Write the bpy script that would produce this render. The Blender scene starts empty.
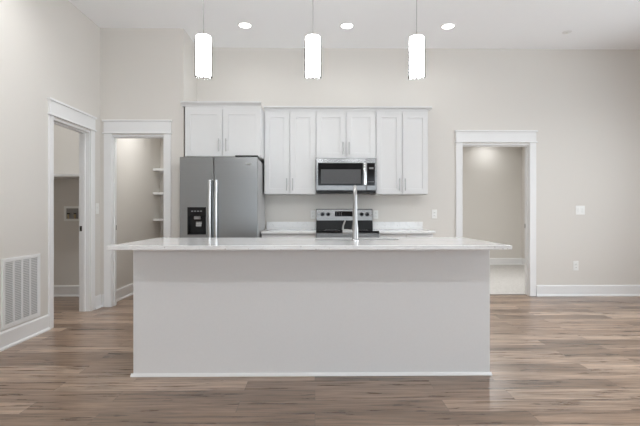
import bpy, bmesh, math
from mathutils import Vector, Matrix

C = bpy.context.scene.collection
S = bpy.context.scene
PI = math.pi

# ------------------------------------------------------------------ camera, world, light, exposure
CAM_H = 1.135
cam_d = bpy.data.cameras.new('camera')
cam_d.sensor_width = 36.0
cam_d.lens = 427 / 640 * 36.0
cam_d.clip_start = 0.05
cam = bpy.data.objects.new('camera', cam_d)
cam.location = (0, 0, CAM_H)
cam.rotation_euler = (PI / 2, 0, -math.atan(5 / 427))
C.objects.link(cam)
S.camera = cam

W = bpy.data.worlds.new('daylight'); S.world = W
W.use_nodes = True
W.node_tree.nodes['Background'].inputs[0].default_value = (0.86, 0.93, 1.0, 1)
W.node_tree.nodes['Background'].inputs[1].default_value = 3.7

S.view_settings.view_transform = 'Standard'
S.view_settings.look = 'None'
S.view_settings.gamma = 1.0
S.view_settings.use_curve_mapping = False
S.view_settings.exposure = 0.0
S.cycles.use_denoising = True
S.cycles.max_bounces = 12
S.cycles.diffuse_bounces = 8
S.cycles.sample_clamp_indirect = 6.0
S.cycles.caustics_reflective = False
S.cycles.caustics_refractive = False

def area(name, loc, size, power, color=(1, 1, 1), rot=(0, 0, 0), disk=False, spread=None, parent=None):
    l = bpy.data.lights.new(name, 'AREA')
    l.energy = power; l.color = color
    if disk:
        l.shape = 'DISK'; l.size = size
    else:
        l.shape = 'RECTANGLE'; l.size, l.size_y = size
    if spread: l.spread = spread
    o = bpy.data.objects.new(name, l); C.objects.link(o)
    o.rotation_euler = rot
    if parent is not None:
        o.parent = parent; o.location = Vector(loc) - ORG[parent.name]
    else:
        o.location = loc
    return o

# daylight through unseen glazing added behind the camera and in the right wall
DAY = (0.93, 0.975, 1.03)
P_SIDE = 105      # area lamp outside the added glazing in the right wall
P_CAN = 2.2         # the three kitchen downlights in view, per lamp
P_FILL_RIGHT = 15     # unseen downlights added to brighten the right wall and floor
P_FILL_LEFT = 8.5      # unseen downlight added to lift the left wall and floor
P_LIVING = 14     # downlights over the living area behind
P_PENDANT = 46    # radiance of the opal pendant cylinders
P_HALL = 7.5
P_PANTRY = 9
P_LAUNDRY = 13
area('daylight', (5.60, 2.55, 1.45), (4.4, 1.9), P_SIDE, DAY, (0, PI / 2 + 0.12, 0))  # area lamp added outside the right glazing to brighten the room

# ------------------------------------------------------------------ materials
def mat(name, col, rough=0.5, metal=0.0, spec=0.5, emit=None, estr=0.0):
    m = bpy.data.materials.new(name); m.use_nodes = True
    b = m.node_tree.nodes['Principled BSDF']
    b.inputs['Base Color'].default_value = (*col, 1)
    b.inputs['Roughness'].default_value = rough
    b.inputs['Metallic'].default_value = metal
    b.inputs['Specular IOR Level'].default_value = spec
    if emit:
        b.inputs['Emission Color'].default_value = (*emit, 1)
        b.inputs['Emission Strength'].default_value = estr
    return m

def nodes(m):
    nt = m.node_tree
    return nt, nt.nodes['Principled BSDF']

def add_noise(m, scale, amount, bump=0.0, stretch=(1, 1, 1), dist=0.01, detail=4.0):
    """small procedural value variation and bump"""
    nt, b = nodes(m)
    tc = nt.nodes.new('ShaderNodeTexCoord')
    mp = nt.nodes.new('ShaderNodeMapping'); mp.inputs['Scale'].default_value = stretch
    nz = nt.nodes.new('ShaderNodeTexNoise'); nz.inputs['Scale'].default_value = scale; nz.inputs['Detail'].default_value = detail
    nt.links.new(tc.outputs['Object'], mp.inputs['Vector']); nt.links.new(mp.outputs['Vector'], nz.inputs['Vector'])
    col = b.inputs['Base Color'].default_value[:]
    rp = nt.nodes.new('ShaderNodeValToRGB')
    rp.color_ramp.elements[0].position = 0.3; rp.color_ramp.elements[1].position = 0.7
    rp.color_ramp.elements[0].color = (*[c * (1 - amount) for c in col[:3]], 1)
    rp.color_ramp.elements[1].color = (*[min(1, c * (1 + amount)) for c in col[:3]], 1)
    nt.links.new(nz.outputs['Fac'], rp.inputs['Fac']); nt.links.new(rp.outputs['Color'], b.inputs['Base Color'])
    if bump:
        bp = nt.nodes.new('ShaderNodeBump'); bp.inputs['Strength'].default_value = bump; bp.inputs['Distance'].default_value = dist
        nt.links.new(nz.outputs['Fac'], bp.inputs['Height']); nt.links.new(bp.outputs['Normal'], b.inputs['Normal'])
    return m

WALL = add_noise(mat('beige_wall_paint', (0.69, 0.663, 0.625), 0.62, spec=0.3), 180, 0.01, 0.04, dist=0.002)
CEIL = add_noise(mat('white_ceiling_paint', (0.92, 0.93, 0.945), 0.8, spec=0.2), 140, 0.01, 0.04, dist=0.002)
TRIM = add_noise(mat('white_trim_paint', (0.80, 0.80, 0.80), 0.38), 6, 0.01)
CABW = add_noise(mat('white_cabinet_paint', (0.73, 0.73, 0.73), 0.36), 5, 0.01)
ISL = add_noise(mat('light_grey_island_paint', (0.735, 0.735, 0.74), 0.5, spec=0.35), 60, 0.008, 0.02, dist=0.002)
PLAST = add_noise(mat('white_plastic', (0.82, 0.82, 0.80), 0.35), 10, 0.01)
DARKSLOT = mat('dark_recess', (0.02, 0.02, 0.02), 0.7)
BLACK = add_noise(mat('black_plastic', (0.010, 0.010, 0.011), 0.35, spec=0.25), 30, 0.1)
BGLASS = add_noise(mat('black_glass', (0.008, 0.008, 0.009), 0.08, spec=0.25), 4, 0.05)
MWIN = add_noise(mat('microwave_window_screen', (0.09, 0.09, 0.093), 0.35, spec=0.2), 300, 0.25)
NICKEL = add_noise(mat('brushed_nickel', (0.43, 0.425, 0.42), 0.33, 1.0), 40, 0.04, stretch=(1, 1, 0.1))
CHROME = add_noise(mat('polished_chrome', (0.72, 0.72, 0.72), 0.14, 1.0), 20, 0.02)
DISPLAY = add_noise(mat('unlit_display', (0.03, 0.032, 0.036), 0.15), 60, 0.3)
GREYKEY = add_noise(mat('grey_key_print', (0.22, 0.22, 0.23), 0.5), 30, 0.1)
SIDE = add_noise(mat('grey_appliance_side', (0.48, 0.48, 0.48), 0.45, 0.2), 120, 0.03, 0.03, dist=0.002)
DARKMETAL = mat('dark_bronze', (0.10, 0.095, 0.09), 0.35, 1.0)
BRASS = mat('dull_brass', (0.45, 0.36, 0.22), 0.35, 1.0)

def steel(name, col, rough):
    m = mat(name, col, rough, 1.0)
    nt, b = nodes(m)
    tc = nt.nodes.new('ShaderNodeTexCoord')
    mp = nt.nodes.new('ShaderNodeMapping'); mp.inputs['Scale'].default_value = (1.5, 1.5, 420)
    nz = nt.nodes.new('ShaderNodeTexNoise'); nz.inputs['Scale'].default_value = 1.0; nz.inputs['Detail'].default_value = 3
    nt.links.new(tc.outputs['Object'], mp.inputs['Vector']); nt.links.new(mp.outputs['Vector'], nz.inputs['Vector'])
    mr = nt.nodes.new('ShaderNodeMapRange')
    mr.inputs['To Min'].default_value = rough - 0.06; mr.inputs['To Max'].default_value = rough + 0.08
    nt.links.new(nz.outputs['Fac'], mr.inputs['Value']); nt.links.new(mr.outputs['Result'], b.inputs['Roughness'])
    rp = nt.nodes.new('ShaderNodeValToRGB')
    rp.color_ramp.elements[0].color = (*[c * 0.93 for c in col], 1); rp.color_ramp.elements[1].color = (*[c * 1.05 for c in col], 1)
    nt.links.new(nz.outputs['Fac'], rp.inputs['Fac']); nt.links.new(rp.outputs['Color'], b.inputs['Base Color'])
    return m
STEEL = steel('brushed_stainless', (0.28, 0.283, 0.285), 0.30)
HANDLE = steel('satin_handle_steel', (0.66, 0.66, 0.66), 0.3)
STEELM = steel('microwave_stainless', (0.22, 0.22, 0.22), 0.26)
STEELB = steel('bright_stainless', (0.29, 0.29, 0.29), 0.26)

def quartz():
    m = mat('white_quartz', (0.80, 0.80, 0.80), 0.12)
    nt, b = nodes(m)
    tc = nt.nodes.new('ShaderNodeTexCoord')
    n1 = nt.nodes.new('ShaderNodeTexNoise'); n1.inputs['Scale'].default_value = 3.2; n1.inputs['Detail'].default_value = 8; n1.inputs['Distortion'].default_value = 1.2
    r1 = nt.nodes.new('ShaderNodeValToRGB')
    e = r1.color_ramp.elements
    e[0].position = 0.475; e[0].color = (0.80, 0.80, 0.80, 1)
    e[1].position = 0.525; e[1].color = (0.80, 0.80, 0.80, 1)
    k = e.new(0.5); k.color = (0.745, 0.745, 0.745, 1)
    v = nt.nodes.new('ShaderNodeTexVoronoi'); v.inputs['Scale'].default_value = 26
    r2 = nt.nodes.new('ShaderNodeValToRGB')
    r2.color_ramp.elements[0].position = 0.07; r2.color_ramp.elements[0].color = (0.72, 0.71, 0.69, 1)
    r2.color_ramp.elements[1].position = 0.16; r2.color_ramp.elements[1].color = (1, 1, 1, 1)
    mx = nt.nodes.new('ShaderNodeMix'); mx.data_type = 'RGBA'; mx.blend_type = 'MULTIPLY'; mx.inputs['Factor'].default_value = 1
    nt.links.new(tc.outputs['Object'], n1.inputs['Vector']); nt.links.new(tc.outputs['Object'], v.inputs['Vector'])
    nt.links.new(n1.outputs['Fac'], r1.inputs['Fac']); nt.links.new(v.outputs['Distance'], r2.inputs['Fac'])
    nt.links.new(r1.outputs['Color'], mx.inputs['A']); nt.links.new(r2.outputs['Color'], mx.inputs['B'])
    nt.links.new(mx.outputs['Result'], b.inputs['Base Color'])
    return m
QUARTZ = quartz()

def wood_floor():
    m = mat('brown_wood_plank', (0.3, 0.22, 0.17), 0.4, spec=0.9)
    nt, b = nodes(m)
    L = nt.links.new
    tc = nt.nodes.new('ShaderNodeTexCoord')
    br = nt.nodes.new('ShaderNodeTexBrick')
    br.offset = 0.37; br.offset_frequency = 2; br.squash = 1.0
    br.inputs['Color1'].default_value = (0, 0, 0, 1); br.inputs['Color2'].default_value = (1, 1, 1, 1)
    br.inputs['Mortar'].default_value = (0.5, 0.5, 0.5, 1)
    br.inputs['Scale'].default_value = 1.0; br.inputs['Mortar Size'].default_value = 0.0016
    br.inputs['Mortar Smooth'].default_value = 0.2; br.inputs['Bias'].default_value = 0
    br.inputs['Brick Width'].default_value = 1.22; br.inputs['Row Height'].default_value = 0.152
    L(tc.outputs['Object'], br.inputs['Vector'])
    sep = nt.nodes.new('ShaderNodeSeparateXYZ'); L(tc.outputs['Object'], sep.inputs[0])
    sc = nt.nodes.new('ShaderNodeMath'); sc.operation = 'MULTIPLY'; sc.inputs[1].default_value = 37.0
    L(br.outputs['Color'], sc.inputs[0])
    comb = nt.nodes.new('ShaderNodeCombineXYZ')
    L(sep.outputs['X'], comb.inputs['X']); L(sep.outputs['Y'], comb.inputs['Y']); L(sc.outputs[0], comb.inputs['Z'])
    def grain(sx, sy, detail, dist):
        mp = nt.nodes.new('ShaderNodeMapping'); mp.inputs['Scale'].default_value = (sx, sy, 1)
        nz = nt.nodes.new('ShaderNodeTexNoise'); nz.inputs['Scale'].default_value = 1; nz.inputs['Detail'].default_value = detail
        nz.inputs['Roughness'].default_value = 0.6; nz.inputs['Distortion'].default_value = dist
        L(comb.outputs[0], mp.inputs['Vector']); L(mp.outputs['Vector'], nz.inputs['Vector'])
        return nz
    g1 = grain(2.0, 30, 7, 0.7)     # broad streaks
    g2 = grain(6, 150, 5, 0.3)      # fine grain
    g3 = grain(5.0, 13, 2, 0.0)     # knots
    tone = nt.nodes.new('ShaderNodeValToRGB')
    e = tone.color_ramp.elements
    e[0].position = 0.0; e[0].color = (0.168, 0.113, 0.078, 1)
    e[1].position = 1.0; e[1].color = (0.415, 0.310, 0.236, 1)
    k = e.new(0.5); k.color = (0.275, 0.190, 0.136, 1)
    L(br.outputs['Color'], tone.inputs['Fac'])
    def mul(a, noise, p0, c0, p1, c1):
        r = nt.nodes.new('ShaderNodeValToRGB')
        r.color_ramp.elements[0].position = p0; r.color_ramp.elements[0].color = (*c0, 1)
        r.color_ramp.elements[1].position = p1; r.color_ramp.elements[1].color = (*c1, 1)
        L(noise.outputs['Fac'], r.inputs['Fac'])
        mx = nt.nodes.new('ShaderNodeMix'); mx.data_type = 'RGBA'; mx.blend_type = 'MULTIPLY'; mx.inputs['Factor'].default_value = 1
        L(a, mx.inputs['A']); L(r.outputs['Color'], mx.inputs['B'])
        return mx.outputs['Result']
    c = mul(tone.outputs['Color'], g1, 0.36, (0.50, 0.46, 0.43), 0.60, (1.30, 1.30, 1.30))
    c = mul(c, g2, 0.3, (0.76, 0.73, 0.70), 0.7, (1.2, 1.2, 1.2))
    c = mul(c, g3, 0.26, (0.40, 0.34, 0.30), 0.32, (1, 1, 1))
    mx = nt.nodes.new('ShaderNodeMix'); mx.data_type = 'RGBA'
    L(br.outputs['Fac'], mx.inputs['Factor']); L(c, mx.inputs['A']); mx.inputs['B'].default_value = (0.10, 0.075, 0.06, 1)
    L(mx.outputs['Result'], b.inputs['Base Color'])
    mr = nt.nodes.new('ShaderNodeMapRange'); mr.inputs['To Min'].default_value = 0.22; mr.inputs['To Max'].default_value = 0.36
    L(g1.outputs['Fac'], mr.inputs['Value']); L(mr.outputs['Result'], b.inputs['Roughness'])
    ad = nt.nodes.new('ShaderNodeMath'); ad.operation = 'SUBTRACT'
    L(g2.outputs['Fac'], ad.inputs[0]); L(br.outputs['Fac'], ad.inputs[1])
    bp = nt.nodes.new('ShaderNodeBump'); bp.inputs['Strength'].default_value = 0.12; bp.inputs['Distance'].default_value = 0.002
    L(ad.outputs[0], bp.inputs['Height']); L(bp.outputs['Normal'], b.inputs['Normal'])
    return m
WOOD = wood_floor()
CARPET = add_noise(mat('pale_carpet', (0.52, 0.50, 0.475), 0.95, spec=0.1), 55, 0.14, 0.6, dist=0.01, detail=6)

def opal():
    return mat('lit_opal_glass', (0.9, 0.9, 0.9), 0.4, emit=(0.97, 0.99, 1.0), estr=P_PENDANT)
OPAL = opal()
LENS = mat('lit_downlight_lens', (0.9, 0.9, 0.9), 0.4, emit=(1.0, 0.985, 0.96), estr=6.0)

def clear_glass(name):
    m = bpy.data.materials.new(name); m.use_nodes = True
    nt = m.node_tree; nt.nodes.clear()
    out = nt.nodes.new('ShaderNodeOutputMaterial')
    tr = nt.nodes.new('ShaderNodeBsdfTransparent'); tr.inputs[0].default_value = (0.97, 0.98, 0.98, 1)
    gl = nt.nodes.new('ShaderNodeBsdfGlossy'); gl.inputs['Roughness'].default_value = 0.03
    lw = nt.nodes.new('ShaderNodeLayerWeight'); lw.inputs['Blend'].default_value = 0.12
    mx = nt.nodes.new('ShaderNodeMixShader')
    nt.links.new(lw.outputs['Fresnel'], mx.inputs[0]); nt.links.new(tr.outputs[0], mx.inputs[1]); nt.links.new(gl.outputs[0], mx.inputs[2])
    nt.links.new(mx.outputs[0], out.inputs[0])
    return m
GLASS = clear_glass('clear_glass')

# ------------------------------------------------------------------ mesh helpers
ORG = {}          # world origin of every root / part, by object name

class MB:
    """collects shapes in world coordinates, then links them as ONE mesh object"""
    def __init__(s): s.bm = bmesh.new()
    def box(s, x0, x1, y0, y1, z0, z1):
        v = [s.bm.verts.new((x, y, z)) for x in (x0, x1) for y in (y0, y1) for z in (z0, z1)]
        for f in ((0, 1, 3, 2), (4, 6, 7, 5), (0, 4, 5, 1), (2, 3, 7, 6), (0, 2, 6, 4), (1, 5, 7, 3)):
            s.bm.faces.new([v[i] for i in f])
        return s
    def prism(s, pts, a, b, axis='x'):
        """polygon pts swept from a to b along an axis. axis x: pts=(y,z); y: (x,z); z: (x,y)"""
        def P(p, t):
            return {'x': (t, p[0], p[1]), 'y': (p[0], t, p[1]), 'z': (p[0], p[1], t)}[axis]
        A = [s.bm.verts.new(P(p, a)) for p in pts]; B = [s.bm.verts.new(P(p, b)) for p in pts]
        n = len(pts)
        s.bm.faces.new(A); s.bm.faces.new(B[::-1])
        for i in range(n): s.bm.faces.new((A[i], B[i], B[(i + 1) % n], A[(i + 1) % n]))
        return s
    def tube(s, pts, rad, seg=14, cap=True):
        pts = [Vector(p) for p in pts]
        if not hasattr(rad, '__len__'): rad = [rad] * len(pts)
        rings = []; up = None
        for i, p in enumerate(pts):
            d = (pts[min(i + 1, len(pts) - 1)] - pts[max(i - 1, 0)]).normalized()
            if up is None:
                up = Vector((0, 0, 1)) if abs(d.z) < 0.9 else Vector((1, 0, 0))
            u = (up - d * up.dot(d)).normalized(); w = d.cross(u); up = u
            rings.append([s.bm.verts.new(p + (u * math.cos(2 * PI * k / seg) + w * math.sin(2 * PI * k / seg)) * rad[i]) for k in range(seg)])
        for a, b in zip(rings, rings[1:]):
            for k in range(seg):
                s.bm.faces.new((a[k], a[(k + 1) % seg], b[(k + 1) % seg], b[k]))
        if cap:
            s.bm.faces.new(rings[0][::-1]); s.bm.faces.new(rings[-1])
        return s
    def lathe(s, prof, c, seg=32, axis='z', close=True):
        """prof = (radius, height along axis) pairs around centre c; caps both ends"""
        c = Vector(c); rings = []
        for r, h in prof:
            ring = []
            for k in range(seg):
                a = 2 * PI * k / seg; q = (r * math.cos(a), r * math.sin(a))
                v = {'z': (q[0], q[1], h), 'y': (q[0], h, q[1]), 'x': (h, q[0], q[1])}[axis]
                ring.append(s.bm.verts.new(c + Vector(v)))
            rings.append(ring)
        for a, b in zip(rings, rings[1:]):
            for k in range(seg): s.bm.faces.new((a[k], a[(k + 1) % seg], b[(k + 1) % seg], b[k]))
        if close:
            s.bm.faces.new(rings[0][::-1]); s.bm.faces.new(rings[-1])
        return s
    def build(s, name, m, parent=None, bevel=0.0, smooth=False, segs=2):
        org = ORG[parent.name] if parent is not None else Vector((0, 0, 0))
        bmesh.ops.recalc_face_normals(s.bm, faces=s.bm.faces)
        me = bpy.data.meshes.new(name)
        s.bm.transform(Matrix.Translation(-org))
        s.bm.to_mesh(me); s.bm.free()
        me.materials.append(m)
        o = bpy.data.objects.new(name, me); C.objects.link(o)
        if parent is not None: o.parent = parent
        ORG[o.name] = org.copy()
        if bevel:
            b = o.modifiers.new('bevel', 'BEVEL'); b.width = bevel; b.segments = segs; b.limit_method = 'ANGLE'; b.angle_limit = math.radians(40)
        if smooth or bevel:
            for p in me.polygons: p.use_smooth = True
            me.set_sharp_from_angle(angle=math.radians(35))
        return o

def tag(o, label, cat, group=None):
    o['label'] = label; o['category'] = cat
    if group: o['group'] = group
    return o

def thing(name, loc, label, cat, group=None):
    o = bpy.data.objects.new(name, None); C.objects.link(o)
    o.empty_display_size = 0.1; o.location = loc
    ORG[o.name] = Vector(loc)
    return tag(o, label, cat, group)

def struct(o):
    o['kind'] = 'structure'; return o

def sroot(name, loc=(0, 0, 0)):
    o = bpy.data.objects.new(name, None); C.objects.link(o); o.location = loc
    ORG[o.name] = Vector(loc); o['kind'] = 'structure'
    return o

# ------------------------------------------------------------------ setting
H = 3.375            # ceiling height
XL, XR = -2.6, 5.4   # left and right walls
YB, YF = 5.8, -3.6   # kitchen wall and the wall behind the camera
T = 0.12
YP = 5.2             # wall with the pantry door
D1 = (4.258, 4.955)  # laundry doorway in the left wall (y)
D2 = (-2.457, -1.837)  # pantry doorway (x)
D3 = (2.012, 2.922)  # hall doorway (x)
DH = 2.062

struct(MB().box(-4.5, 5.6, -3.8, 5.86, -0.1, 0).box(-2.75, -1.6, 5.86, 7.3, -0.1, 0).build('floor', WOOD))
struct(MB().box(1.0, 4.8, 5.87, 9.5, -0.1, 0.008).build('floor_hall', CARPET))
struct(MB().box(-4.5, 5.6, -3.8, 7.4, H, H + 0.1).build('ceiling', CEIL))
struct(MB().box(1.0, 4.8, 5.93, 9.5, 2.74, 2.84).build('ceiling_hall', CEIL))
struct(MB().box(-2.56, -1.735, 5.32, 7.1, 2.74, 2.84).build('ceiling_pantry', CEIL))

def wall_y(y0, y1, x0, x1, holes, name, z1=H):
    """wall running along x between y0 and y1; holes = (xa, xb, za, zb)"""
    m = MB(); cur = x0
    for xa, xb, za, zb in sorted(holes):
        m.box(cur, xa, y0, y1, 0, z1)
        if za > 0: m.box(xa, xb, y0, y1, 0, za)
        m.box(xa, xb, y0, y1, zb, z1); cur = xb
    m.box(cur, x1, y0, y1, 0, z1)
    return struct(m.build(name, WALL))
def wall_x(x0, x1, y0, y1, holes, name, z1=H):
    m = MB(); cur = y0
    for ya, yb, za, zb in sorted(holes):
        m.box(x0, x1, cur, ya, 0, z1)
        if za > 0: m.box(x0, x1, ya, yb, 0, za)
        m.box(x0, x1, ya, yb, zb, z1); cur = yb
    m.box(x0, x1, cur, y1, 0, z1)
    return struct(m.build(name, WALL))

J = 0.02   # jamb board
wall_x(XL - T, XL, YF, YP, [(D1[0] - J, D1[1] + J, 0, DH + J)], 'wall_left')
wall_y(YP, YP + T, XL - T, -1.594, [(D2[0] - J, D2[1] + J, 0, DH + J)], 'wall_pantry_front')
wall_x(-1.735, -1.594, YP + T, 7.22, [], 'wall_pantry_right')
wall_x(XL - T, -2.56, YP + T, 7.22, [], 'wall_pantry_left')
wall_y(7.10, 7.22, -2.56, -1.735, [], 'wall_pantry_back')
wall_y(YB, YB + T, -1.594, XR + T, [(D3[0] - J, D3[1] + J, 0, DH + J)], 'wall_back')
wall_x(XR, XR + T, YF, YB, [(0.4, 4.7, 0.5, 2.4)], 'wall_right')
wall_y(YF - T, YF, XL - T, XR + T, [(-1.8, 3.6, 0.25, 2.4)], 'wall_front')
# laundry room and hall
wall_y(5.85, 5.97, -4.3, XL - T, [], 'wall_laundry_back')
wall_x(-4.42, -4.3, 3.5, 5.97, [], 'wall_laundry_left')
wall_y(3.4, 3.52, -4.42, XL - T, [], 'wall_laundry_front')
wall_y(9.3, 9.42, 1.1, 4.65, [], 'wall_hall_back', 2.74)
wall_x(4.53, 4.65, YB + T, 9.3, [], 'wall_hall_right', 2.74)
wall_x(1.1, 1.22, YB + T, 9.3, [], 'wall_hall_left', 2.74)

# unseen glazing added to light the room, behind the camera and on the right
def window(name, frame, pane):
    r = sroot(name)
    frame.build('window_frame', TRIM, r); pane.build('pane', GLASS, r)
f = MB()
for a, b in ((-1.8, -1.74), (0.0, 0.06), (1.77, 1.83), (3.54, 3.6)): f.box(a, b, YF - 0.09, YF - 0.03, 0.25, 2.4)
f.box(-1.74, 3.54, YF - 0.09, YF - 0.03, 0.25, 0.31).box(-1.74, 3.54, YF - 0.09, YF - 0.03, 2.34, 2.4)
window('added_window_1', f, MB().box(-1.74, 3.54, YF - 0.065, YF - 0.06, 0.31, 2.34))
f = MB()
for a, b in ((0.4, 0.46), (2.52, 2.58), (4.64, 4.7)): f.box(XR + 0.03, XR + 0.09, a, b, 0.5, 2.4)
f.box(XR + 0.03, XR + 0.09, 0.46, 4.64, 0.5, 0.56).box(XR + 0.03, XR + 0.09, 0.46, 4.64, 2.34, 2.4)
window('added_window_2', f, MB().box(XR + 0.06, XR + 0.065, 0.46, 4.64, 0.56, 2.34))

# baseboards with a shoe strip
BH, BT = 0.15, 0.016
def base_prof(sgn, p):
    """cross-section (offset from wall, z); p = wall plane, sgn = into the room"""
    return [(p, 0), (p + sgn * (BT + 0.014), 0), (p + sgn * (BT + 0.014), 0.012), (p + sgn * (BT + 0.004), 0.022),
            (p + sgn * BT, 0.024), (p + sgn * BT, BH - 0.012), (p + sgn * 0.008, BH), (p, BH)]
def base_y(m, x0, x1, y, sgn): return m.prism(base_prof(sgn, y), x0, x1, 'x')
def base_x(m, y0, y1, x, sgn): return m.prism(base_prof(sgn, x), y0, y1, 'y')
CW = 0.093
m = MB(); base_x(m, YF, D1[0] - 0.072 - 0.001, XL, 1); base_x(m, D1[1] + CW + 0.006, YP, XL, 1)
struct(m.build('baseboard_left', TRIM))
m = MB(); base_y(m, XL + 0.03, D2[0] - CW - 0.006, YP, -1); base_y(m, D2[1] + CW + 0.006, -1.594, YP, -1)
struct(m.build('baseboard_pantry_front', TRIM))
m = MB(); base_y(m, 1.47, D3[0] - CW - 0.006, YB, -1); base_y(m, D3[1] + CW + 0.006, XR, YB, -1)
struct(m.build('baseboard_back', TRIM))
struct(base_x(MB(), YF, YB - 0.03, XR, -1).build('baseboard_right', TRIM))
m = MB(); base_x(m, YP + T, 7.07, -2.56, 1); base_y(m, -2.56, -1.735, 7.1, -1)
struct(m.build('baseboard_pantry', TRIM))
struct(base_y(MB(), -4.3, XL - T, 5.85, -1).build('baseboard_laundry', TRIM))
m = MB(); base_y(m, 1.22, 4.53, 9.3, -1); base_x(m, YB + T, 9.27, 4.53, -1)
struct(m.build('baseboard_hall', TRIM))
struct(MB().prism([(5.84, 0), (5.90, 0), (5.893, 0.011), (5.847, 0.011)], D3[0] + 0.001, D3[1] - 0.001, 'x').build('trim_1', mat('dark_threshold_strip', (0.16, 0.13, 0.11), 0.45)))

# cased openings: jamb, stop, casing, flat head board with two bead mouldings
def cased_opening(name, axis, w0, w1, face, into, depth, strike=None, c0=CW):
    """axis 'x': opening runs along x in a wall whose face is the plane y=face; into = direction of the room (+1/-1)"""
    r = sroot(name)
    def bx(m, a0, a1, d0, d1, z0, z1):
        d0, d1 = sorted((face + into * d0, face + into * d1))
        if axis == 'x': m.box(a0, a1, d0, d1, z0, z1)
        else: m.box(d0, d1, a0, a1, z0, z1)
    for nm, a, b in (('jamb', w0 - J, w0), ('jamb', w1, w1 + J)):
        m = MB(); bx(m, a, b, 0.0, -depth, 0, DH + J); m.build(nm, TRIM, r, 0.001)
    m = MB(); bx(m, w0, w1, 0.0, -depth, DH, DH + J); m.build('head_jamb', TRIM, r)
    m = MB()
    bx(m, w0, w0 + 0.011, -0.045, -0.08, 0, DH); bx(m, w1 - 0.011, w1, -0.045, -0.08, 0, DH); bx(m, w0 + 0.011, w1 - 0.011, -0.045, -0.08, DH - 0.011, DH)
    m.build('door_stop', TRIM, r, 0.002)
    for a, b in ((w0 - c0, w0 - 0.005), (w1 + 0.005, w1 + CW)):
        m = MB(); bx(m, a, b, 0.0, 0.018, 0, DH + 0.03); m.build('casing', TRIM, r, 0.003)
    m = MB(); bx(m, w0 - c0 - 0.014, w1 + CW + 0.014, 0.0, 0.034, DH + 0.03, DH + 0.047); m.build('head_bead', TRIM, r, 0.006, segs=3)
    m = MB(); bx(m, w0 - c0, w1 + CW, 0.0, 0.022, DH + 0.047, DH + 0.175); m.build('head_board', TRIM, r, 0.002)
    m = MB(); bx(m, w0 - c0 - 0.016, w1 + CW + 0.016, 0.0, 0.036, DH + 0.175, DH + 0.198); m.build('head_cap', TRIM, r, 0.005, segs=3)
    if strike:
        side, z = strike
        a = w0 if side == 0 else w1
        s = 1 if side == 0 else -1
        m = MB()
        for z0, z1, d0, d1 in ((z - 0.03, z + 0.03, -0.086, -0.112),):
            lo, hi = sorted((a, a + s * 0.002)); bx(m, lo, hi, d0, d1, z0, z1)
        p = m.build('strike_plate', DARKMETAL, r)
        m = MB(); lo, hi = sorted((a + s * 0.002, a + s * 0.0026)); bx(m, lo, hi, -0.094, -0.106, z - 0.013, z + 0.013)
        m.build('latch_hole', DARKSLOT, p)
    return r
cased_opening('door_1', 'y', D1[0], D1[1], XL, 1, T, (1, 0.955), 0.072)
cased_opening('door_2', 'x', D2[0], D2[1], YP, -1, T, (0, 0.955))
cased_opening('door_3', 'x', D3[0], D3[1], YB, -1, T, (1, 0.955))

# ------------------------------------------------------------------ kitchen island
IX0, IX1, IY0, IY1 = -1.264, 1.228, 2.983, 3.545
CZ = 0.930
t = thing('kitchen_island', ((IX0 + IX1) / 2, (IY0 + IY1) / 2, 0), 'long light grey kitchen island standing on the wood floor', 'kitchen island')
m = MB().box(IX0, IX1, IY0, IY0 + 0.1, 0.0, CZ - 0.0285).box(IX0, IX0 + 0.02, IY0 + 0.1, IY1, 0.0, CZ - 0.0285).box(IX1 - 0.02, IX1, IY0 + 0.1, IY1, 0.0, CZ - 0.0285)
m.build('back_panel', ISL, t, 0.003)
b = MB().prism([(IY0, 0), (IY0 - 0.016, 0), (IY0 - 0.016, 0.006), (IY0 - 0.004, 0.02), (IY0, 0.02)], IX0 - 0.014, IX1 + 0.009, 'x')
b.build('shoe_moulding', TRIM, t)
MB().box(IX0 + 0.02, IX1 - 0.02, IY0 + 0.1, IY1 - 0.06, 0.0, 0.1).build('toe_kick', CABW, t)
m = MB().box(IX0 + 0.02, IX1 - 0.02, IY0 + 0.1, IY0 + 0.115, 0.1, CZ - 0.0285).box(IX0 + 0.02, IX1 - 0.02, IY0 + 0.115, IY1 - 0.02, 0.1, 0.118)
m.build('cabinet_interior', CABW, t)
n = 6; w = (IX1 - IX0 - 0.04) / n
for i in range(n):
    a = IX0 + 0.02 + i * w + 0.004; c = a + w - 0.008
    d = MB().box(a, c, IY1 - 0.02, IY1, 0.11, CZ - 0.035).build('door', CABW, t, 0.002)
    hx = c - 0.035 if i % 2 == 0 else a + 0.035
    MB().tube([(hx, IY1 + 0.03, 0.70), (hx, IY1 + 0.03, 0.85)], 0.006).tube([(hx, IY1, 0.72), (hx, IY1 + 0.03, 0.72)], 0.004).tube([(hx, IY1, 0.83), (hx, IY1 + 0.03, 0.83)], 0.004).build('handle', NICKEL, d)

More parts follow.
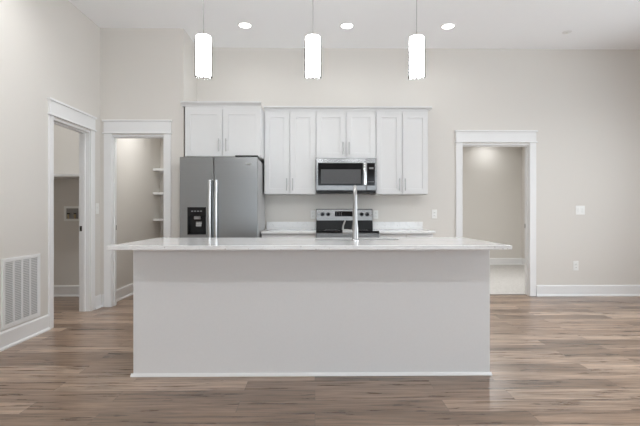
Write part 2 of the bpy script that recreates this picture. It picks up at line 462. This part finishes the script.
# quartz top with a sink cut-out
KX0, KX1, KY0, KY1 = -1.303, 1.250, 2.69, 3.565
SX0, SX1, SY0, SY1 = 0.0, 0.655, 3.235, 3.500
def slab_with_hole(x0, x1, y0, y1, z0, z1, hx0, hx1, hy0, hy1):
    m = MB(); bm = m.bm
    xs, ys = (x0, hx0, hx1, x1), (y0, hy0, hy1, y1)
    V = {}
    for k, z in enumerate((z0, z1)):
        for i in range(4):
            for j in range(4): V[i, j, k] = bm.verts.new((xs[i], ys[j], z))
    for i in range(3):
        for j in range(3):
            if (i, j) == (1, 1): continue
            bm.faces.new([V[i, j, 1], V[i + 1, j, 1], V[i + 1, j + 1, 1], V[i, j + 1, 1]])
            bm.faces.new([V[i, j, 0], V[i, j + 1, 0], V[i + 1, j + 1, 0], V[i + 1, j, 0]])
    for i in range(3):
        for j in (0, 3): bm.faces.new([V[i, j, 0], V[i + 1, j, 0], V[i + 1, j, 1], V[i, j, 1]])
        for q in (0, 3): bm.faces.new([V[q, i, 0], V[q, i + 1, 0], V[q, i + 1, 1], V[q, i, 1]])
    for a, b in (((1, 1), (2, 1)), ((2, 1), (2, 2)), ((2, 2), (1, 2)), ((1, 2), (1, 1))):
        bm.faces.new([V[(*a, 0)], V[(*b, 0)], V[(*b, 1)], V[(*a, 1)]])
    return m
o = slab_with_hole(KX0, KX1, KY0, KY1, CZ - 0.028, CZ, SX0, SX1, SY0, SY1).build('island_countertop', QUARTZ, None, 0.003)
tag(o, 'long white quartz countertop overhanging the grey island, with faucet on it', 'countertop')

# undermount sink
t = thing('kitchen_sink', ((SX0 + SX1) / 2, (SY0 + SY1) / 2, CZ - 0.23), 'stainless steel sink basin set into the island countertop behind the faucet', 'sink')
q = 0.006; zb, zt = CZ - 0.22, CZ - 0.029
m = MB().box(SX0 - q, SX1 + q, SY0 - q, SY0, zb, zt).box(SX0 - q, SX1 + q, SY1, SY1 + q, zb, zt).box(SX0 - q, SX0, SY0, SY1, zb, zt).box(SX1, SX1 + q, SY0, SY1, zb, zt).box(SX0 - q, SX1 + q, SY0 - q, SY1 + q, zb - q, zb)
m.build('basin', STEELB, t, 0.002)
MB().lathe([(0.045, 0), (0.045, 0.004), (0.036, 0.005), (0.03, 0.001)], ((SX0 + SX1) / 2, (SY0 + SY1) / 2, zb), 24).build('drain', CHROME, t)

# faucet: tapered column, arc over the sink, pull-down head, side lever
FX, FY = 0.298, 3.165
t = thing('kitchen_faucet', (FX, FY, CZ), 'tall brushed nickel faucet with side lever on the island countertop', 'faucet')
MB().lathe([(0.029, 0), (0.029, 0.006), (0.026, 0.01)], (FX, FY, CZ), 28).build('base_ring', CHROME, t, smooth=True)
MB().lathe([(0.0245, 0.010), (0.0245, 0.075), (0.023, 0.095), (0.0185, 0.13), (0.0168, 0.17), (0.0145, 0.34)], (FX, FY, CZ), 28).build('column', NICKEL, t, smooth=True)
pts = []; r = 0.085
for k in range(15):
    a = PI * k / 14
    pts.append((FX + 0.013 * (1 - math.cos(a)) / 2, FY + r - r * math.cos(a), CZ + 0.318 + r * 1.0 * math.sin(a)))
pts = [(FX, FY, CZ + 0.30)] + pts + [(FX + 0.013, FY + 2 * r, CZ + 0.29)]
MB().tube(pts, 0.0138, 20).build('spout_arc', NICKEL, t, smooth=True)
MB().lathe([(0.0155, 0.29), (0.0165, 0.26), (0.0185, 0.20), (0.0185, 0.175), (0.015, 0.17)], (FX + 0.013, FY + 2 * r, CZ), 24).build('spray_head', NICKEL, t, smooth=True)
lv = MB().lathe([(0.019, -0.092), (0.019, -0.05), (0.0170, -0.046), (0.0170, -0.02)], (FX, FY, CZ + 0.066), 24, 'x').build('handle_hub', NICKEL, t, smooth=True)
MB().tube([(FX - 0.083, FY, CZ + 0.07), (FX - 0.092, FY - 0.002, CZ + 0.085), (FX - 0.088, FY - 0.006, CZ + 0.115), (FX - 0.074, FY - 0.012, CZ + 0.150)], [0.007, 0.0065, 0.006, 0.0055], 14).build('lever', NICKEL, lv, smooth=True)

# ------------------------------------------------------------------ refrigerator
FRX0, FRX1, FRY, FRT = -1.568, -0.668, 4.963, 1.785
t = thing('refrigerator', ((FRX0 + FRX1) / 2, 5.37, 0), 'stainless steel side-by-side refrigerator with black water dispenser, under white cabinet', 'refrigerator')
DB = FRY + 0.065
MB().box(FRX0 + 0.004, FRX1 - 0.004, DB + 0.012, 5.76, 0.03, FRT - 0.012).build('cabinet_body', SIDE, t, 0.004)
MB().box(FRX0 + 0.015, FRX1 - 0.015, DB + 0.0, DB + 0.012, 0.06, FRT - 0.03).build('door_gasket', BLACK, t)
MB().box(FRX0 + 0.02, FRX1 - 0.02, DB - 0.03, DB + 0.012, 0.0, 0.055).build('kick_grille', BLACK, t)
SPL = -1.1735
# dispenser recess in the freezer door
DX0, DX1, DZ0, DZ1 = -1.477, -1.262, 0.885, 1.203
m = MB(); bm = m.bm
def door_hole(x0, x1, y0, y1, z0, z1, hx0, hx1, hz0, hz1):
    mm = MB(); bmm = mm.bm
    xs, zs = (x0, hx0, hx1, x1), (z0, hz0, hz1, z1); V = {}
    for k, y in enumerate((y0, y1)):
        for i in range(4):
            for j in range(4): V[i, j, k] = bmm.verts.new((xs[i], y, zs[j]))
    for i in range(3):
        for j in range(3):
            bmm.faces.new([V[i, j, 1], V[i + 1, j, 1], V[i + 1, j + 1, 1], V[i, j + 1, 1]])
            if (i, j) != (1, 1): bmm.faces.new([V[i, j, 0], V[i, j + 1, 0], V[i + 1, j + 1, 0], V[i + 1, j, 0]])
    for i in range(3):
        for j in (0, 3): bmm.faces.new([V[i, j, 0], V[i + 1, j, 0], V[i + 1, j, 1], V[i, j, 1]])
        for q in (0, 3): bmm.faces.new([V[q, i, 0], V[q, i + 1, 0], V[q, i + 1, 1], V[q, i, 1]])
    return mm
fd = door_hole(FRX0, SPL - 0.004, FRY, DB, 0.06, FRT, DX0, DX1, DZ0, DZ1).build('freezer_door', STEEL, t, 0.006)
rd = MB().box(SPL + 0.004, FRX1, FRY, DB, 0.06, FRT).build('fridge_door', STEEL, t, 0.006)
def fridge_handle(x, par):
    pts = []
    for k in range(13):
        z = 0.62 + (1.515 - 0.62) * k / 12
        pts.append((x, FRY - 0.042 - 0.012 * math.sin(PI * k / 12), z))
    mm = MB().tube(pts, 0.0185, 18)
    for z in (0.66, 1.475): mm.tube([(x, FRY, z), (x, FRY - 0.045, z)], 0.012)
    return mm.build('handle', HANDLE, par, smooth=True)
fridge_handle(-1.210, fd); fridge_handle(-1.138, rd)
MB().prism([(-0.802 + 0.03 + 0.032 * math.cos(a), 1.703 + 0.008 * math.sin(a)) for a in [2 * PI * k / 24 for k in range(24)]], FRY - 0.003, FRY, 'y').build('badge', CHROME, rd)
# dispenser
dp = MB()
dp.box(DX0, DX1, FRY - 0.006, FRY + 0.004, 1.10, DZ1)                           # control fascia
dp.box(DX0, DX0 + 0.012, FRY - 0.006, FRY + 0.06, DZ0, 1.10).box(DX1 - 0.012, DX1, FRY - 0.006, FRY + 0.06, DZ0, 1.10)
dp.box(DX0 + 0.012, DX1 - 0.012, FRY + 0.055, FRY + 0.06, DZ0 + 0.014, 1.10).box(DX0 + 0.012, DX1 - 0.012, FRY - 0.006, FRY + 0.06, DZ0, DZ0 + 0.014)
dpo = dp.build('water_dispenser', BGLASS, fd, 0.002)
xm = (DX0 + DX1) / 2
for k in range(4): MB().box(DX0 + 0.045 + k * 0.034, DX0 + 0.067 + k * 0.034, FRY - 0.0075, FRY - 0.006, 1.150, 1.162).build('button', GREYKEY, dpo)
MB().box(xm - 0.034, xm + 0.036, FRY + 0.0, FRY + 0.04, 1.062, 1.10).build('spout', STEELB, dpo, 0.003)
MB().prism([(FRY + 0.030, 0.975), (FRY + 0.038, 0.975), (FRY + 0.05, 1.035), (FRY + 0.042, 1.035)], xm - 0.022, xm + 0.046, 'x').build('paddle', STEELB, dpo, 0.003)
MB().box(-0.93, FRX1 + 0.002, FRY + 0.02, FRY + 0.16, FRT + 0.002, FRT + 0.022).build('hinge_cover', BLACK, t, 0.003)

# ------------------------------------------------------------------ wall cabinets
def pull(par, x, y, z0, z1):
    mm = MB().tube([(x, y - 0.028, z0), (x, y - 0.028, z1)], 0.0062, 12)
    for z in (z0 + 0.02, z1 - 0.02): mm.tube([(x, y - 0.028, z), (x, y, z)], 0.0045, 10)
    return mm.build('handle', NICKEL, par, smooth=True)
def shaker(par, x0, x1, z0, z1, y, name='door', st=0.066, th=0.02):
    """shaker door with a recessed centre panel; y is the front face"""
    mm = MB(); bmm = mm.bm
    def ring(a, yy): return [bmm.verts.new(p) for p in ((x0 + a, yy, z0 + a), (x1 - a, yy, z0 + a), (x1 - a, yy, z1 - a), (x0 + a, yy, z1 - a))]
    R = [ring(0, y + th), ring(0, y + 0.0015), ring(0.0015, y), ring(st, y), ring(st + 0.002, y + 0.009)]
    for a, b in zip(R, R[1:]):
        for k in range(4): bmm.faces.new((a[k], a[(k + 1) % 4], b[(k + 1) % 4], b[k]))
    bmm.faces.new(R[-1]); bmm.faces.new(R[0][::-1])
    return mm.build(name, CABW, par)
def wall_cabinet(x0, x1, z0, z1, yf, split, hz, hoff, label):
    t = thing('wall_cabinet', ((x0 + x1) / 2, YB - 0.02, z0), label, 'cabinet', 'white wall cabinets')
    MB().box(x0, x1, yf + 0.021, YB, z0, z1).build('carcass', CABW, t, 0.001)
    a = shaker(t, x0 + 0.006, split - 0.006, z0 + 0.004, z1 - 0.035, yf); pull(a, split - hoff, yf, *hz)
    b = shaker(t, split + 0.006, x1 - 0.006, z0 + 0.004, z1 - 0.035, yf); pull(b, split + hoff, yf, *hz)
    return t
YC = 5.45
CT = 2.455
wall_cabinet(-0.650, 0.0115, 1.375, CT, YC, -0.322, (1.42, 1.575), 0.038, 'tall white two-door wall cabinet between the refrigerator and the microwave')
wall_cabinet(0.0125, 0.7785, 1.832, CT, YC, 0.396, (1.878, 2.038), 0.038, 'short white two-door wall cabinet directly above the microwave')
wall_cabinet(0.7795, 1.450, 1.375, CT, YC, 1.114, (1.42, 1.575), 0.038, 'tall white two-door wall cabinet right of the microwave, farthest right')
YFC = 5.17
t = wall_cabinet(-1.574, -0.6515, 1.815, CT - 0.03, YFC, -1.116, (1.875, 2.03), 0.043, 'deep white two-door wall cabinet above the stainless refrigerator')
def crown_prof(yf, z0, z1):
    d = 0.03
    return [(yf + 0.03, z0), (yf + 0.012, z0), (yf + 0.010, z0 + 0.012), (yf - d * 0.5, z1 - 0.022), (yf - d, z1 - 0.016), (yf - d, z1), (yf + 0.03, z1)]
def crown(m, x0, x1, yf, yb, z0, z1, ret_l=False, ret_r=False):
    e = 0.042
    m.prism(crown_prof(yf, z0, z1), x0 - (e if ret_l else 0), x1 + (e if ret_r else 0), 'x')
    if ret_r: m.prism([(x1, z0), (x1 + 0.010, z0 + 0.012), (x1 + 0.027, z1 - 0.022), (x1 + e, z1 - 0.016), (x1 + e, z1), (x1, z1)], yf + 0.03, yb, 'y')
    if ret_l: m.prism([(x0, z0), (x0 - 0.010, z0 + 0.012), (x0 - 0.027, z1 - 0.022), (x0 - e + 0.004, z1 - 0.016), (x0 - e + 0.004, z1), (x0, z1)], yf + 0.03, yb, 'y')
    return m
m = MB(); crown(m, -1.574, -0.6515, YFC, YB, CT - 0.03, CT + 0.022, True, False)
m.build('crown_moulding', CABW, t)
o = crown(MB(), -0.650, 1.450, YC, YB, CT, CT + 0.038, False, True).build('crown_moulding', CABW)
tag(o, 'white crown moulding running over the three cabinets right of the refrigerator', 'moulding')

# ------------------------------------------------------------------ microwave
MX0, MX1, MY, MZ0, MZ1 = 0.0135, 0.7765, 5.385, 1.415, 1.829
t = thing('microwave_oven', ((MX0 + MX1) / 2, 5.6, MZ0), 'stainless over-the-range microwave with black window, under the short cabinet', 'microwave')
MB().box(MX0 + 0.003, MX1 - 0.003, MY + 0.035, YB, MZ0 + 0.0, MZ1).build('case', BLACK, t, 0.002)
MB().box(MX0 + 0.01, MX1 - 0.01, MY + 0.012, YB - 0.03, MZ0 - 0.025, MZ0).build('vent_grille', BLACK, t, 0.003)
XD = 0.650
d = MB().box(MX0, XD - 0.0015, MY, MY + 0.034, MZ0 + 0.004, MZ1).build('door', STEELM, t, 0.004)
g = MB().box(0.038, 0.606, MY - 0.003, MY + 0.0, 1.482, 1.766).build('window_frame', BGLASS, d, 0.0015)
MB().box(0.075, 0.578, MY - 0.0042, MY - 0.003, 1.505, 1.685).build('window', MWIN, g)
MB().box(0.612, 0.648, MY - 0.036, MY - 0.020, 1.484, 1.764).box(0.618, 0.642, MY - 0.02, MY, 1.50, 1.53).box(0.618, 0.642, MY - 0.02, MY, 1.72, 1.75).build('handle', CHROME, d, 0.007, segs=3)
p = MB().box(XD + 0.0015, MX1, MY, MY + 0.034, MZ0 + 0.004, MZ1).build('control_frame', STEELM, t, 0.004)
k = MB().box(0.658, 0.756, MY - 0.003, MY, 1.482, 1.766).build('control_panel', BGLASS, t, 0.0015)
MB().box(0.684, 0.738, MY - 0.0042, MY - 0.003, 1.690, 1.712).build('display', GREYKEY, k)
for r_ in range(5):
    for c_ in range(3):
        if r_ < 4: continue
        MB().box(0.672 + c_ * 0.026, 0.690 + c_ * 0.026, MY - 0.0042, MY - 0.003, 1.525 + (4 - r_) * 0.026, 1.533 + (4 - r_) * 0.026).build('button', GREYKEY, k)

# ------------------------------------------------------------------ range
RX0, RX1 = 0.0145, 0.7755
t = thing('electric_range', ((RX0 + RX1) / 2, 5.45, 0), 'stainless electric range with black glass cooktop below the microwave', 'stove')
MB().box(RX0 + 0.002, RX1 - 0.002, 5.19, 5.775, 0.02, 0.895).build('oven_body', SIDE, t, 0.003)
ck = MB().box(RX0 - 0.0, RX1 + 0.0, 5.135, 5.70, 0.897, 0.918).build('cooktop', BGLASS, t, 0.003)
for bx_, by_, br_ in ((0.21, 5.32, 0.10), (0.58, 5.32, 0.085), (0.21, 5.56, 0.075), (0.58, 5.56, 0.10)):
    mm = MB(); 
    mm.lathe([(br_, 0.918), (br_, 0.9186), (br_ - 0.004, 0.9186), (br_ - 0.004, 0.918)], (bx_, by_, 0), 36, close=False)
    mm.build('burner_ring', GREYKEY, ck)
bg = MB().prism([(5.70, 0.90), (5.775, 0.90), (5.775, 1.19), (5.735, 1.19), (5.720, 1.035), (5.715, 1.03)], RX0 + 0.003, RX1 - 0.003, 'x').build('backguard', BLACK, t, 0.003)
def slope(z): return 5.735 - (1.19 - z) * (0.015 / 0.155)
pf = MB().prism([(slope(1.035) - 0.004, 1.035), (slope(1.035), 1.035), (slope(1.182), 1.182), (slope(1.182) - 0.004, 1.182)], RX0 + 0.006, RX1 - 0.006, 'x').build('control_fascia', STEELB, bg, 0.001)
yk = slope(1.122) - 0.004
for x in (0.101, 0.176, 0.626, 0.700):
    MB().lathe([(0.026, 0.0), (0.026, -0.006), (0.021, -0.010), (0.018, -0.03), (0.0, -0.031)], (x, yk, 1.118), 24, 'y', close=False).build('knob', BLACK, bg, smooth=True)
dsp = MB().prism([(slope(1.09) - 0.006, 1.09), (slope(1.09) - 0.004, 1.09), (slope(1.158) - 0.004, 1.158), (slope(1.158) - 0.006, 1.158)], 0.268, 0.506, 'x').build('display', BGLASS, bg)
for k in range(6):
    z = 1.105 + 0.026 * (k % 2); x = 0.285 + (k // 2) * 0.03
    MB().box(x, x + 0.016, slope(z) - 0.008, slope(z) - 0.0055, z, z + 0.008).build('button', GREYKEY, dsp)
od = MB().box(RX0, RX1, 5.14, 5.188, 0.26, 0.892).build('oven_door', STEELB, t, 0.004)
MB().box(0.12, 0.67, 5.137, 5.14, 0.38, 0.70).build('oven_window', BGLASS, od)
mm = MB().tube([(0.06, 5.09, 0.815), (0.73, 5.09, 0.815)], 0.013, 16)
for x in (0.09, 0.70): mm.tube([(x, 5.09, 0.815), (x, 5.14, 0.815)], 0.010)
mm.build('handle', STEELB, od, smooth=True)
MB().box(RX0, RX1, 5.145, 5.188, 0.075, 0.25).build('storage_drawer', STEELB, t, 0.004)

# ------------------------------------------------------------------ base cabinets and counters beside the range
def base_cabinet(x0, x1, label):
    t = thing('base_cabinet', ((x0 + x1) / 2, 5.5, 0), label, 'cabinet', 'white base cabinets beside the range')
    MB().box(x0, x1, 5.215, YB - 0.002, 0.1, 0.884).build('carcass', CABW, t, 0.001)
    MB().box(x0, x1, 5.28, YB - 0.1, 0, 0.1).build('toe_kick', CABW, t)
    xm_ = (x0 + x1) / 2
    for a, b, s in ((x0 + 0.006, xm_ - 0.003, 1), (xm_ + 0.003, x1 - 0.006, -1)):
        dr = MB().box(a, b, 5.194, 5.214, 0.735, 0.872).build('drawer', CABW, t, 0.002)
        c = (a + b) / 2
        MB().tube([(c - 0.06, 5.166, 0.80), (c + 0.06, 5.166, 0.80)], 0.006).tube([(c - 0.045, 5.166, 0.80), (c - 0.045, 5.194, 0.80)], 0.0045).tube([(c + 0.045, 5.166, 0.80), (c + 0.045, 5.194, 0.80)], 0.0045).build('handle', NICKEL, dr, smooth=True)
        dd = shaker(t, a, b, 0.11, 0.725, 5.194)
        pull(dd, (b - 0.035) if s == 1 else (a + 0.035), 5.194, 0.53, 0.685)
base_cabinet(-0.652, 0.011, 'white base cabinet between the refrigerator and the range')
base_cabinet(0.780, 1.445, 'white base cabinet at the right of the range')
def wall_counter(x0, x1, label):
    o = MB().box(x0, x1, 5.155, YB, 0.8855, 0.9155).build('countertop', QUARTZ, None, 0.003)
    tag(o, label, 'countertop', 'white quartz wall counters')
    MB().box(x0, x1, YB - 0.02, YB, 0.9155, 1.015).build('backsplash', QUARTZ, o, 0.002)
wall_counter(-0.654, 0.0125, 'white quartz counter with low backsplash left of the range')
wall_counter(0.778, 1.462, 'white quartz counter with low backsplash right of the range')

# ------------------------------------------------------------------ pendants, downlights, sprinkler
def pendant(x, label):
    y = 3.15; zt_, zb_ = 2.432, 2.132
    t = thing('pendant_light', (x, y, H), label, 'pendant light', 'pendant lights over the island')
    MB().lathe([(0.06, 0), (0.06, -0.012), (0.05, -0.022), (0.012, -0.026)], (x, y, H), 28).build('canopy', NICKEL, t, smooth=True)
    MB().tube([(x, y, H - 0.02), (x, y, zt_ + 0.02)], 0.0022, 10).build('cord', NICKEL, t)
    MB().lathe([(0.008, 0.014), (0.018, 0.010), (0.052, 0.002), (0.052, 0.0)], (x, y, zt_), 28).build('socket_cap', NICKEL, t, smooth=True)
    MB().lathe([(0.050, zb_ + 0.018), (0.0525, zb_ + 0.024), (0.0525, zt_ - 0.010), (0.051, zt_ - 0.004)], (x, y, 0), 36).build('diffuser', OPAL, t, smooth=True)
    MB().lathe([(0.0625, zb_ + 0.004), (0.0625, zt_ - 0.012)], (x, y, 0), 40, close=False).build('glass_shade', GLASS, t, smooth=True)
    MB().lathe([(0.006, zb_ - 0.006), (0.009, zb_ + 0.0), (0.009, zb_ + 0.013)], (x, y, 0), 16).build('finial', NICKEL, t, smooth=True)
pendant(-0.820, 'lit white cylinder pendant over the left end of the island')
pendant(-0.015, 'lit white cylinder pendant over the middle of the island')
pendant(0.752, 'lit white cylinder pendant over the right end of the island')

def downlight(x, y, z, power, label, cat='recessed light', group=None, spread=2.6, r=0.070):
    t = thing('recessed_light', (x, y, z), label, cat, group)
    MB().lathe([(r + 0.02, 0.0), (r + 0.02, -0.004), (r + 0.004, -0.007), (r, -0.006), (r, 0.0)], (x, y, z), 32, close=False).build('trim_ring', TRIM, t, smooth=True)
    MB().lathe([(r, -0.004), (r, -0.001)], (x, y, z), 32).build('lens', LENS, t)
    area('lamp', (x, y, z - 0.009), 2 * r, power, (0.97, 0.99, 1.0), disk=True, spread=spread, parent=t)
G = 'recessed ceiling lights in front of the cabinets'
downlight(-0.834, 5.1, H, P_CAN, 'leftmost round recessed ceiling light, nearest the left pendant', group=G)
downlight(0.382, 5.1, H, P_CAN, 'middle round recessed ceiling light, between the middle and right pendants', group=G)
downlight(1.594, 5.1, H, P_CAN, 'rightmost round recessed ceiling light, right of the right pendant', group=G)
G = 'recessed ceiling lights of the living area behind'
for x, nm in ((-2.3, 'by the left wall'), (-0.5, 'left of centre'), (1.3, 'right of centre'), (3.1, 'towards the right wall')):
    downlight(x, -0.17, H, P_LIVING, 'round recessed ceiling light of the living area, ' + nm, group=G)
downlight(-2.0, 3.3, H, P_FILL_LEFT, 'added unseen ceiling light between the island and the left wall')  # out of view, added to brighten the floor and wall on the left
G = 'added unseen ceiling lights right of the island'
for x, nm in ((3.2, 'nearer the island'), (4.5, 'nearer the added side window')):
    downlight(x, 3.3, H, P_FILL_RIGHT, 'added unseen ceiling light over the open floor right of the island, ' + nm, group=G)  # out-of-view lamps added to raise the light on the right side
downlight(3.72, 8.93, 2.74, P_HALL * 0.5, 'round recessed light in the hall ceiling beyond the right doorway')
downlight(2.9, 7.0, 2.74, P_HALL * 5, 'added unseen light in the hall ceiling just past the right doorway')  # second hall lamp, unseen, added for more ambient light in the hall
downlight(-2.1, 5.85, 2.74, P_PANTRY, 'round recessed light in the pantry ceiling above the shelves')
downlight(-3.3, 4.9, H, P_LAUNDRY, 'round recessed light in the laundry ceiling beyond the left doorway')

t = thing('ceiling_sprinkler', (3.12, 5.25, H), 'small white sprinkler cap on the ceiling, above and right of the hall doorway', 'sprinkler')
MB().lathe([(0.055, 0.0), (0.055, -0.003), (0.03, -0.008), (0.02, -0.008)], (3.12, 5.25, H), 28).build('escutcheon', TRIM, t, smooth=True)
MB().lathe([(0.016, -0.008), (0.016, -0.013), (0.022, -0.014), (0.022, -0.016)], (3.12, 5.25, H), 20).build('head', PLAST, t, smooth=True)

# ------------------------------------------------------------------ wall plates
def plate_back(x0, x1, z0, z1, kind, label, name, cat, group=None):
    """plate on the kitchen wall (faces -y)"""
    xc, zc = (x0 + x1) / 2, (z0 + z1) / 2
    t = thing(name, (xc, YB, zc), label, cat, group)
    MB().box(x0, x1, YB - 0.006, YB, z0, z1).build('plate', PLAST, t, 0.002)
    if kind == 'outlet':
        for dz in (-0.021, 0.021):
            s = MB().box(xc - 0.017, xc + 0.017, YB - 0.0085, YB - 0.006, zc + dz - 0.015, zc + dz + 0.015).build('socket', PLAST, t, 0.001)
            MB().box(xc - 0.008, xc - 0.0055, YB - 0.009, YB - 0.0085, zc + dz - 0.005, zc + dz + 0.006).box(xc + 0.0055, xc + 0.008, YB - 0.009, YB - 0.0085, zc + dz - 0.005, zc + dz + 0.006).build('slot', DARKSLOT, s)
    else:
        for dx in (-0.029, 0.029):
            s = MB().box(xc + dx - 0.016, xc + dx + 0.016, YB - 0.0075, YB - 0.006, zc - 0.033, zc + 0.033).build('switch_surround', PLAST, t, 0.001)
            MB().prism([(YB - 0.0075, zc - 0.028), (YB - 0.0095, zc - 0.028), (YB - 0.014, zc + 0.028), (YB - 0.0075, zc + 0.028)], xc + dx - 0.012, xc + dx + 0.012, 'x').build('rocker', PLAST, s, 0.001)
plate_back(3.566, 3.689, 1.113, 1.234, 'switch', 'white double light switch on the beige wall right of the hall doorway', 'light_switch', 'light switch')
plate_back(3.529, 3.602, 0.350, 0.478, 'outlet', 'white wall outlet low on the beige wall below the double switch', 'wall_outlet', 'outlet', 'white wall outlets')
plate_back(-0.060, 0.006, 1.056, 1.171, 'outlet', 'white wall outlet at the left edge of the range, above the backsplash', 'wall_outlet', 'outlet', 'white wall outlets')
plate_back(0.790, 0.858, 1.056, 1.171, 'outlet', 'white wall outlet at the right edge of the range, above the backsplash', 'wall_outlet', 'outlet', 'white wall outlets')
plate_back(1.590, 1.660, 1.060, 1.180, 'outlet', 'white wall outlet past the right end of the cabinets, at counter height', 'wall_outlet', 'outlet', 'white wall outlets')

t = thing('light_switch', (XL, 5.125, 1.19), 'narrow white light switch on left wall between the two left doorways', 'light switch')
MB().box(XL, XL + 0.006, 5.09, 5.16, 1.125, 1.252).build('plate', PLAST, t, 0.002)
MB().prism([(XL + 0.006, 1.165), (XL + 0.009, 1.165), (XL + 0.014, 1.212), (XL + 0.006, 1.212)], 5.113, 5.137, 'y').build('rocker', PLAST, t, 0.001)

# return-air grille low on the left wall
GY0, GY1, GZ0, GZ1 = 3.570, 4.057, 0.166, 0.752
t = thing('return_air_grille', (XL, (GY0 + GY1) / 2, GZ0), 'white slatted return air grille low on the left wall, above the baseboard', 'vent grille')
e = 0.032
m = MB().box(XL, XL + 0.012, GY0, GY1, GZ0, GZ0 + e).box(XL, XL + 0.012, GY0, GY1, GZ1 - e, GZ1).box(XL, XL + 0.012, GY0, GY0 + e, GZ0 + e, GZ1 - e).box(XL, XL + 0.012, GY1 - e, GY1, GZ0 + e, GZ1 - e)
m.build('frame', TRIM, t, 0.002)
MB().box(XL, XL + 0.001, GY0 + e, GY1 - e, GZ0 + e, GZ1 - e).build('duct_opening', mat('grey_duct', (0.50, 0.50, 0.50), 0.8), t)
cw = (GY1 - GY0 - 2 * e) / 4
for k in range(1, 4):
    yc = GY0 + e + k * cw
    MB().box(XL + 0.001, XL + 0.012, yc - 0.007, yc + 0.007, GZ0 + e, GZ1 - e).build('divider', TRIM, t, 0.001)
for k in range(4):
    a = GY0 + e + k * cw + (0.007 if k else 0); b = GY0 + e + (k + 1) * cw - (0.007 if k < 3 else 0)
    mm = MB(); n = 34; st = (GZ1 - GZ0 - 2 * e) / n
    for i in range(n):
        z = GZ0 + e + i * st
        mm.prism([(XL + 0.0015, z + 0.001), (XL + 0.0095, z + st * 0.30), (XL + 0.0095, z + st * 0.62), (XL + 0.0015, z + st * 0.34)], a, b, 'y')
    mm.build('louvre_panel', TRIM, t)

# ------------------------------------------------------------------ laundry and pantry fittings
o = MB().box(-4.30, XL - T, 5.50, 5.85, 1.600, 1.636).build('laundry_shelf', TRIM, None, 0.002)
tag(o, 'white shelf on the laundry back wall seen through the left doorway', 'shelf')
t = thing('washer_outlet_box', (-3.30, 5.85, 1.127), 'white plumbing outlet box on the laundry back wall, below the shelf', 'outlet box')
bx0, bx1, bz0, bz1 = -3.412, -3.185, 1.026, 1.228
e = 0.03
m = MB().box(bx0, bx1, 5.84, 5.85, bz0, bz0 + e).box(bx0, bx1, 5.84, 5.85, bz1 - e, bz1).box(bx0, bx0 + e, 5.84, 5.85, bz0 + e, bz1 - e).box(bx1 - e, bx1, 5.84, 5.85, bz0 + e, bz1 - e)
m.build('frame', PLAST, t, 0.002)
MB().box(bx0 + e, bx1 - e, 5.848, 5.85, bz0 + e, bz1 - e).build('box_back', mat('grey_plastic', (0.30, 0.29, 0.28), 0.6), t)
for x, mt in ((-3.345, BRASS), (-3.255, BRASS)):
    v = MB().tube([(x, 5.83, bz0 + e), (x, 5.83, bz0 + 0.095)], 0.010, 14).tube([(x, 5.83, bz0 + 0.07), (x, 5.80, bz0 + 0.07)], 0.008, 12).build('valve', mt, t, smooth=True)
    MB().box(x - 0.018, x + 0.018, 5.825, 5.835, bz0 + 0.095, bz0 + 0.107).build('valve_handle', BLACK, v, 0.002)
for z, nm in ((1.84, 'topmost of the three'), (1.462, 'middle of the three'), (1.045, 'lowest of the three')):
    o = MB().box(-2.56, -1.735, 6.77, 7.10, z - 0.036, z).build('pantry_shelf', TRIM, None, 0.002)
    tag(o, 'white pantry shelf beyond the second doorway, ' + nm + ' in view', 'shelf', 'pantry shelves')
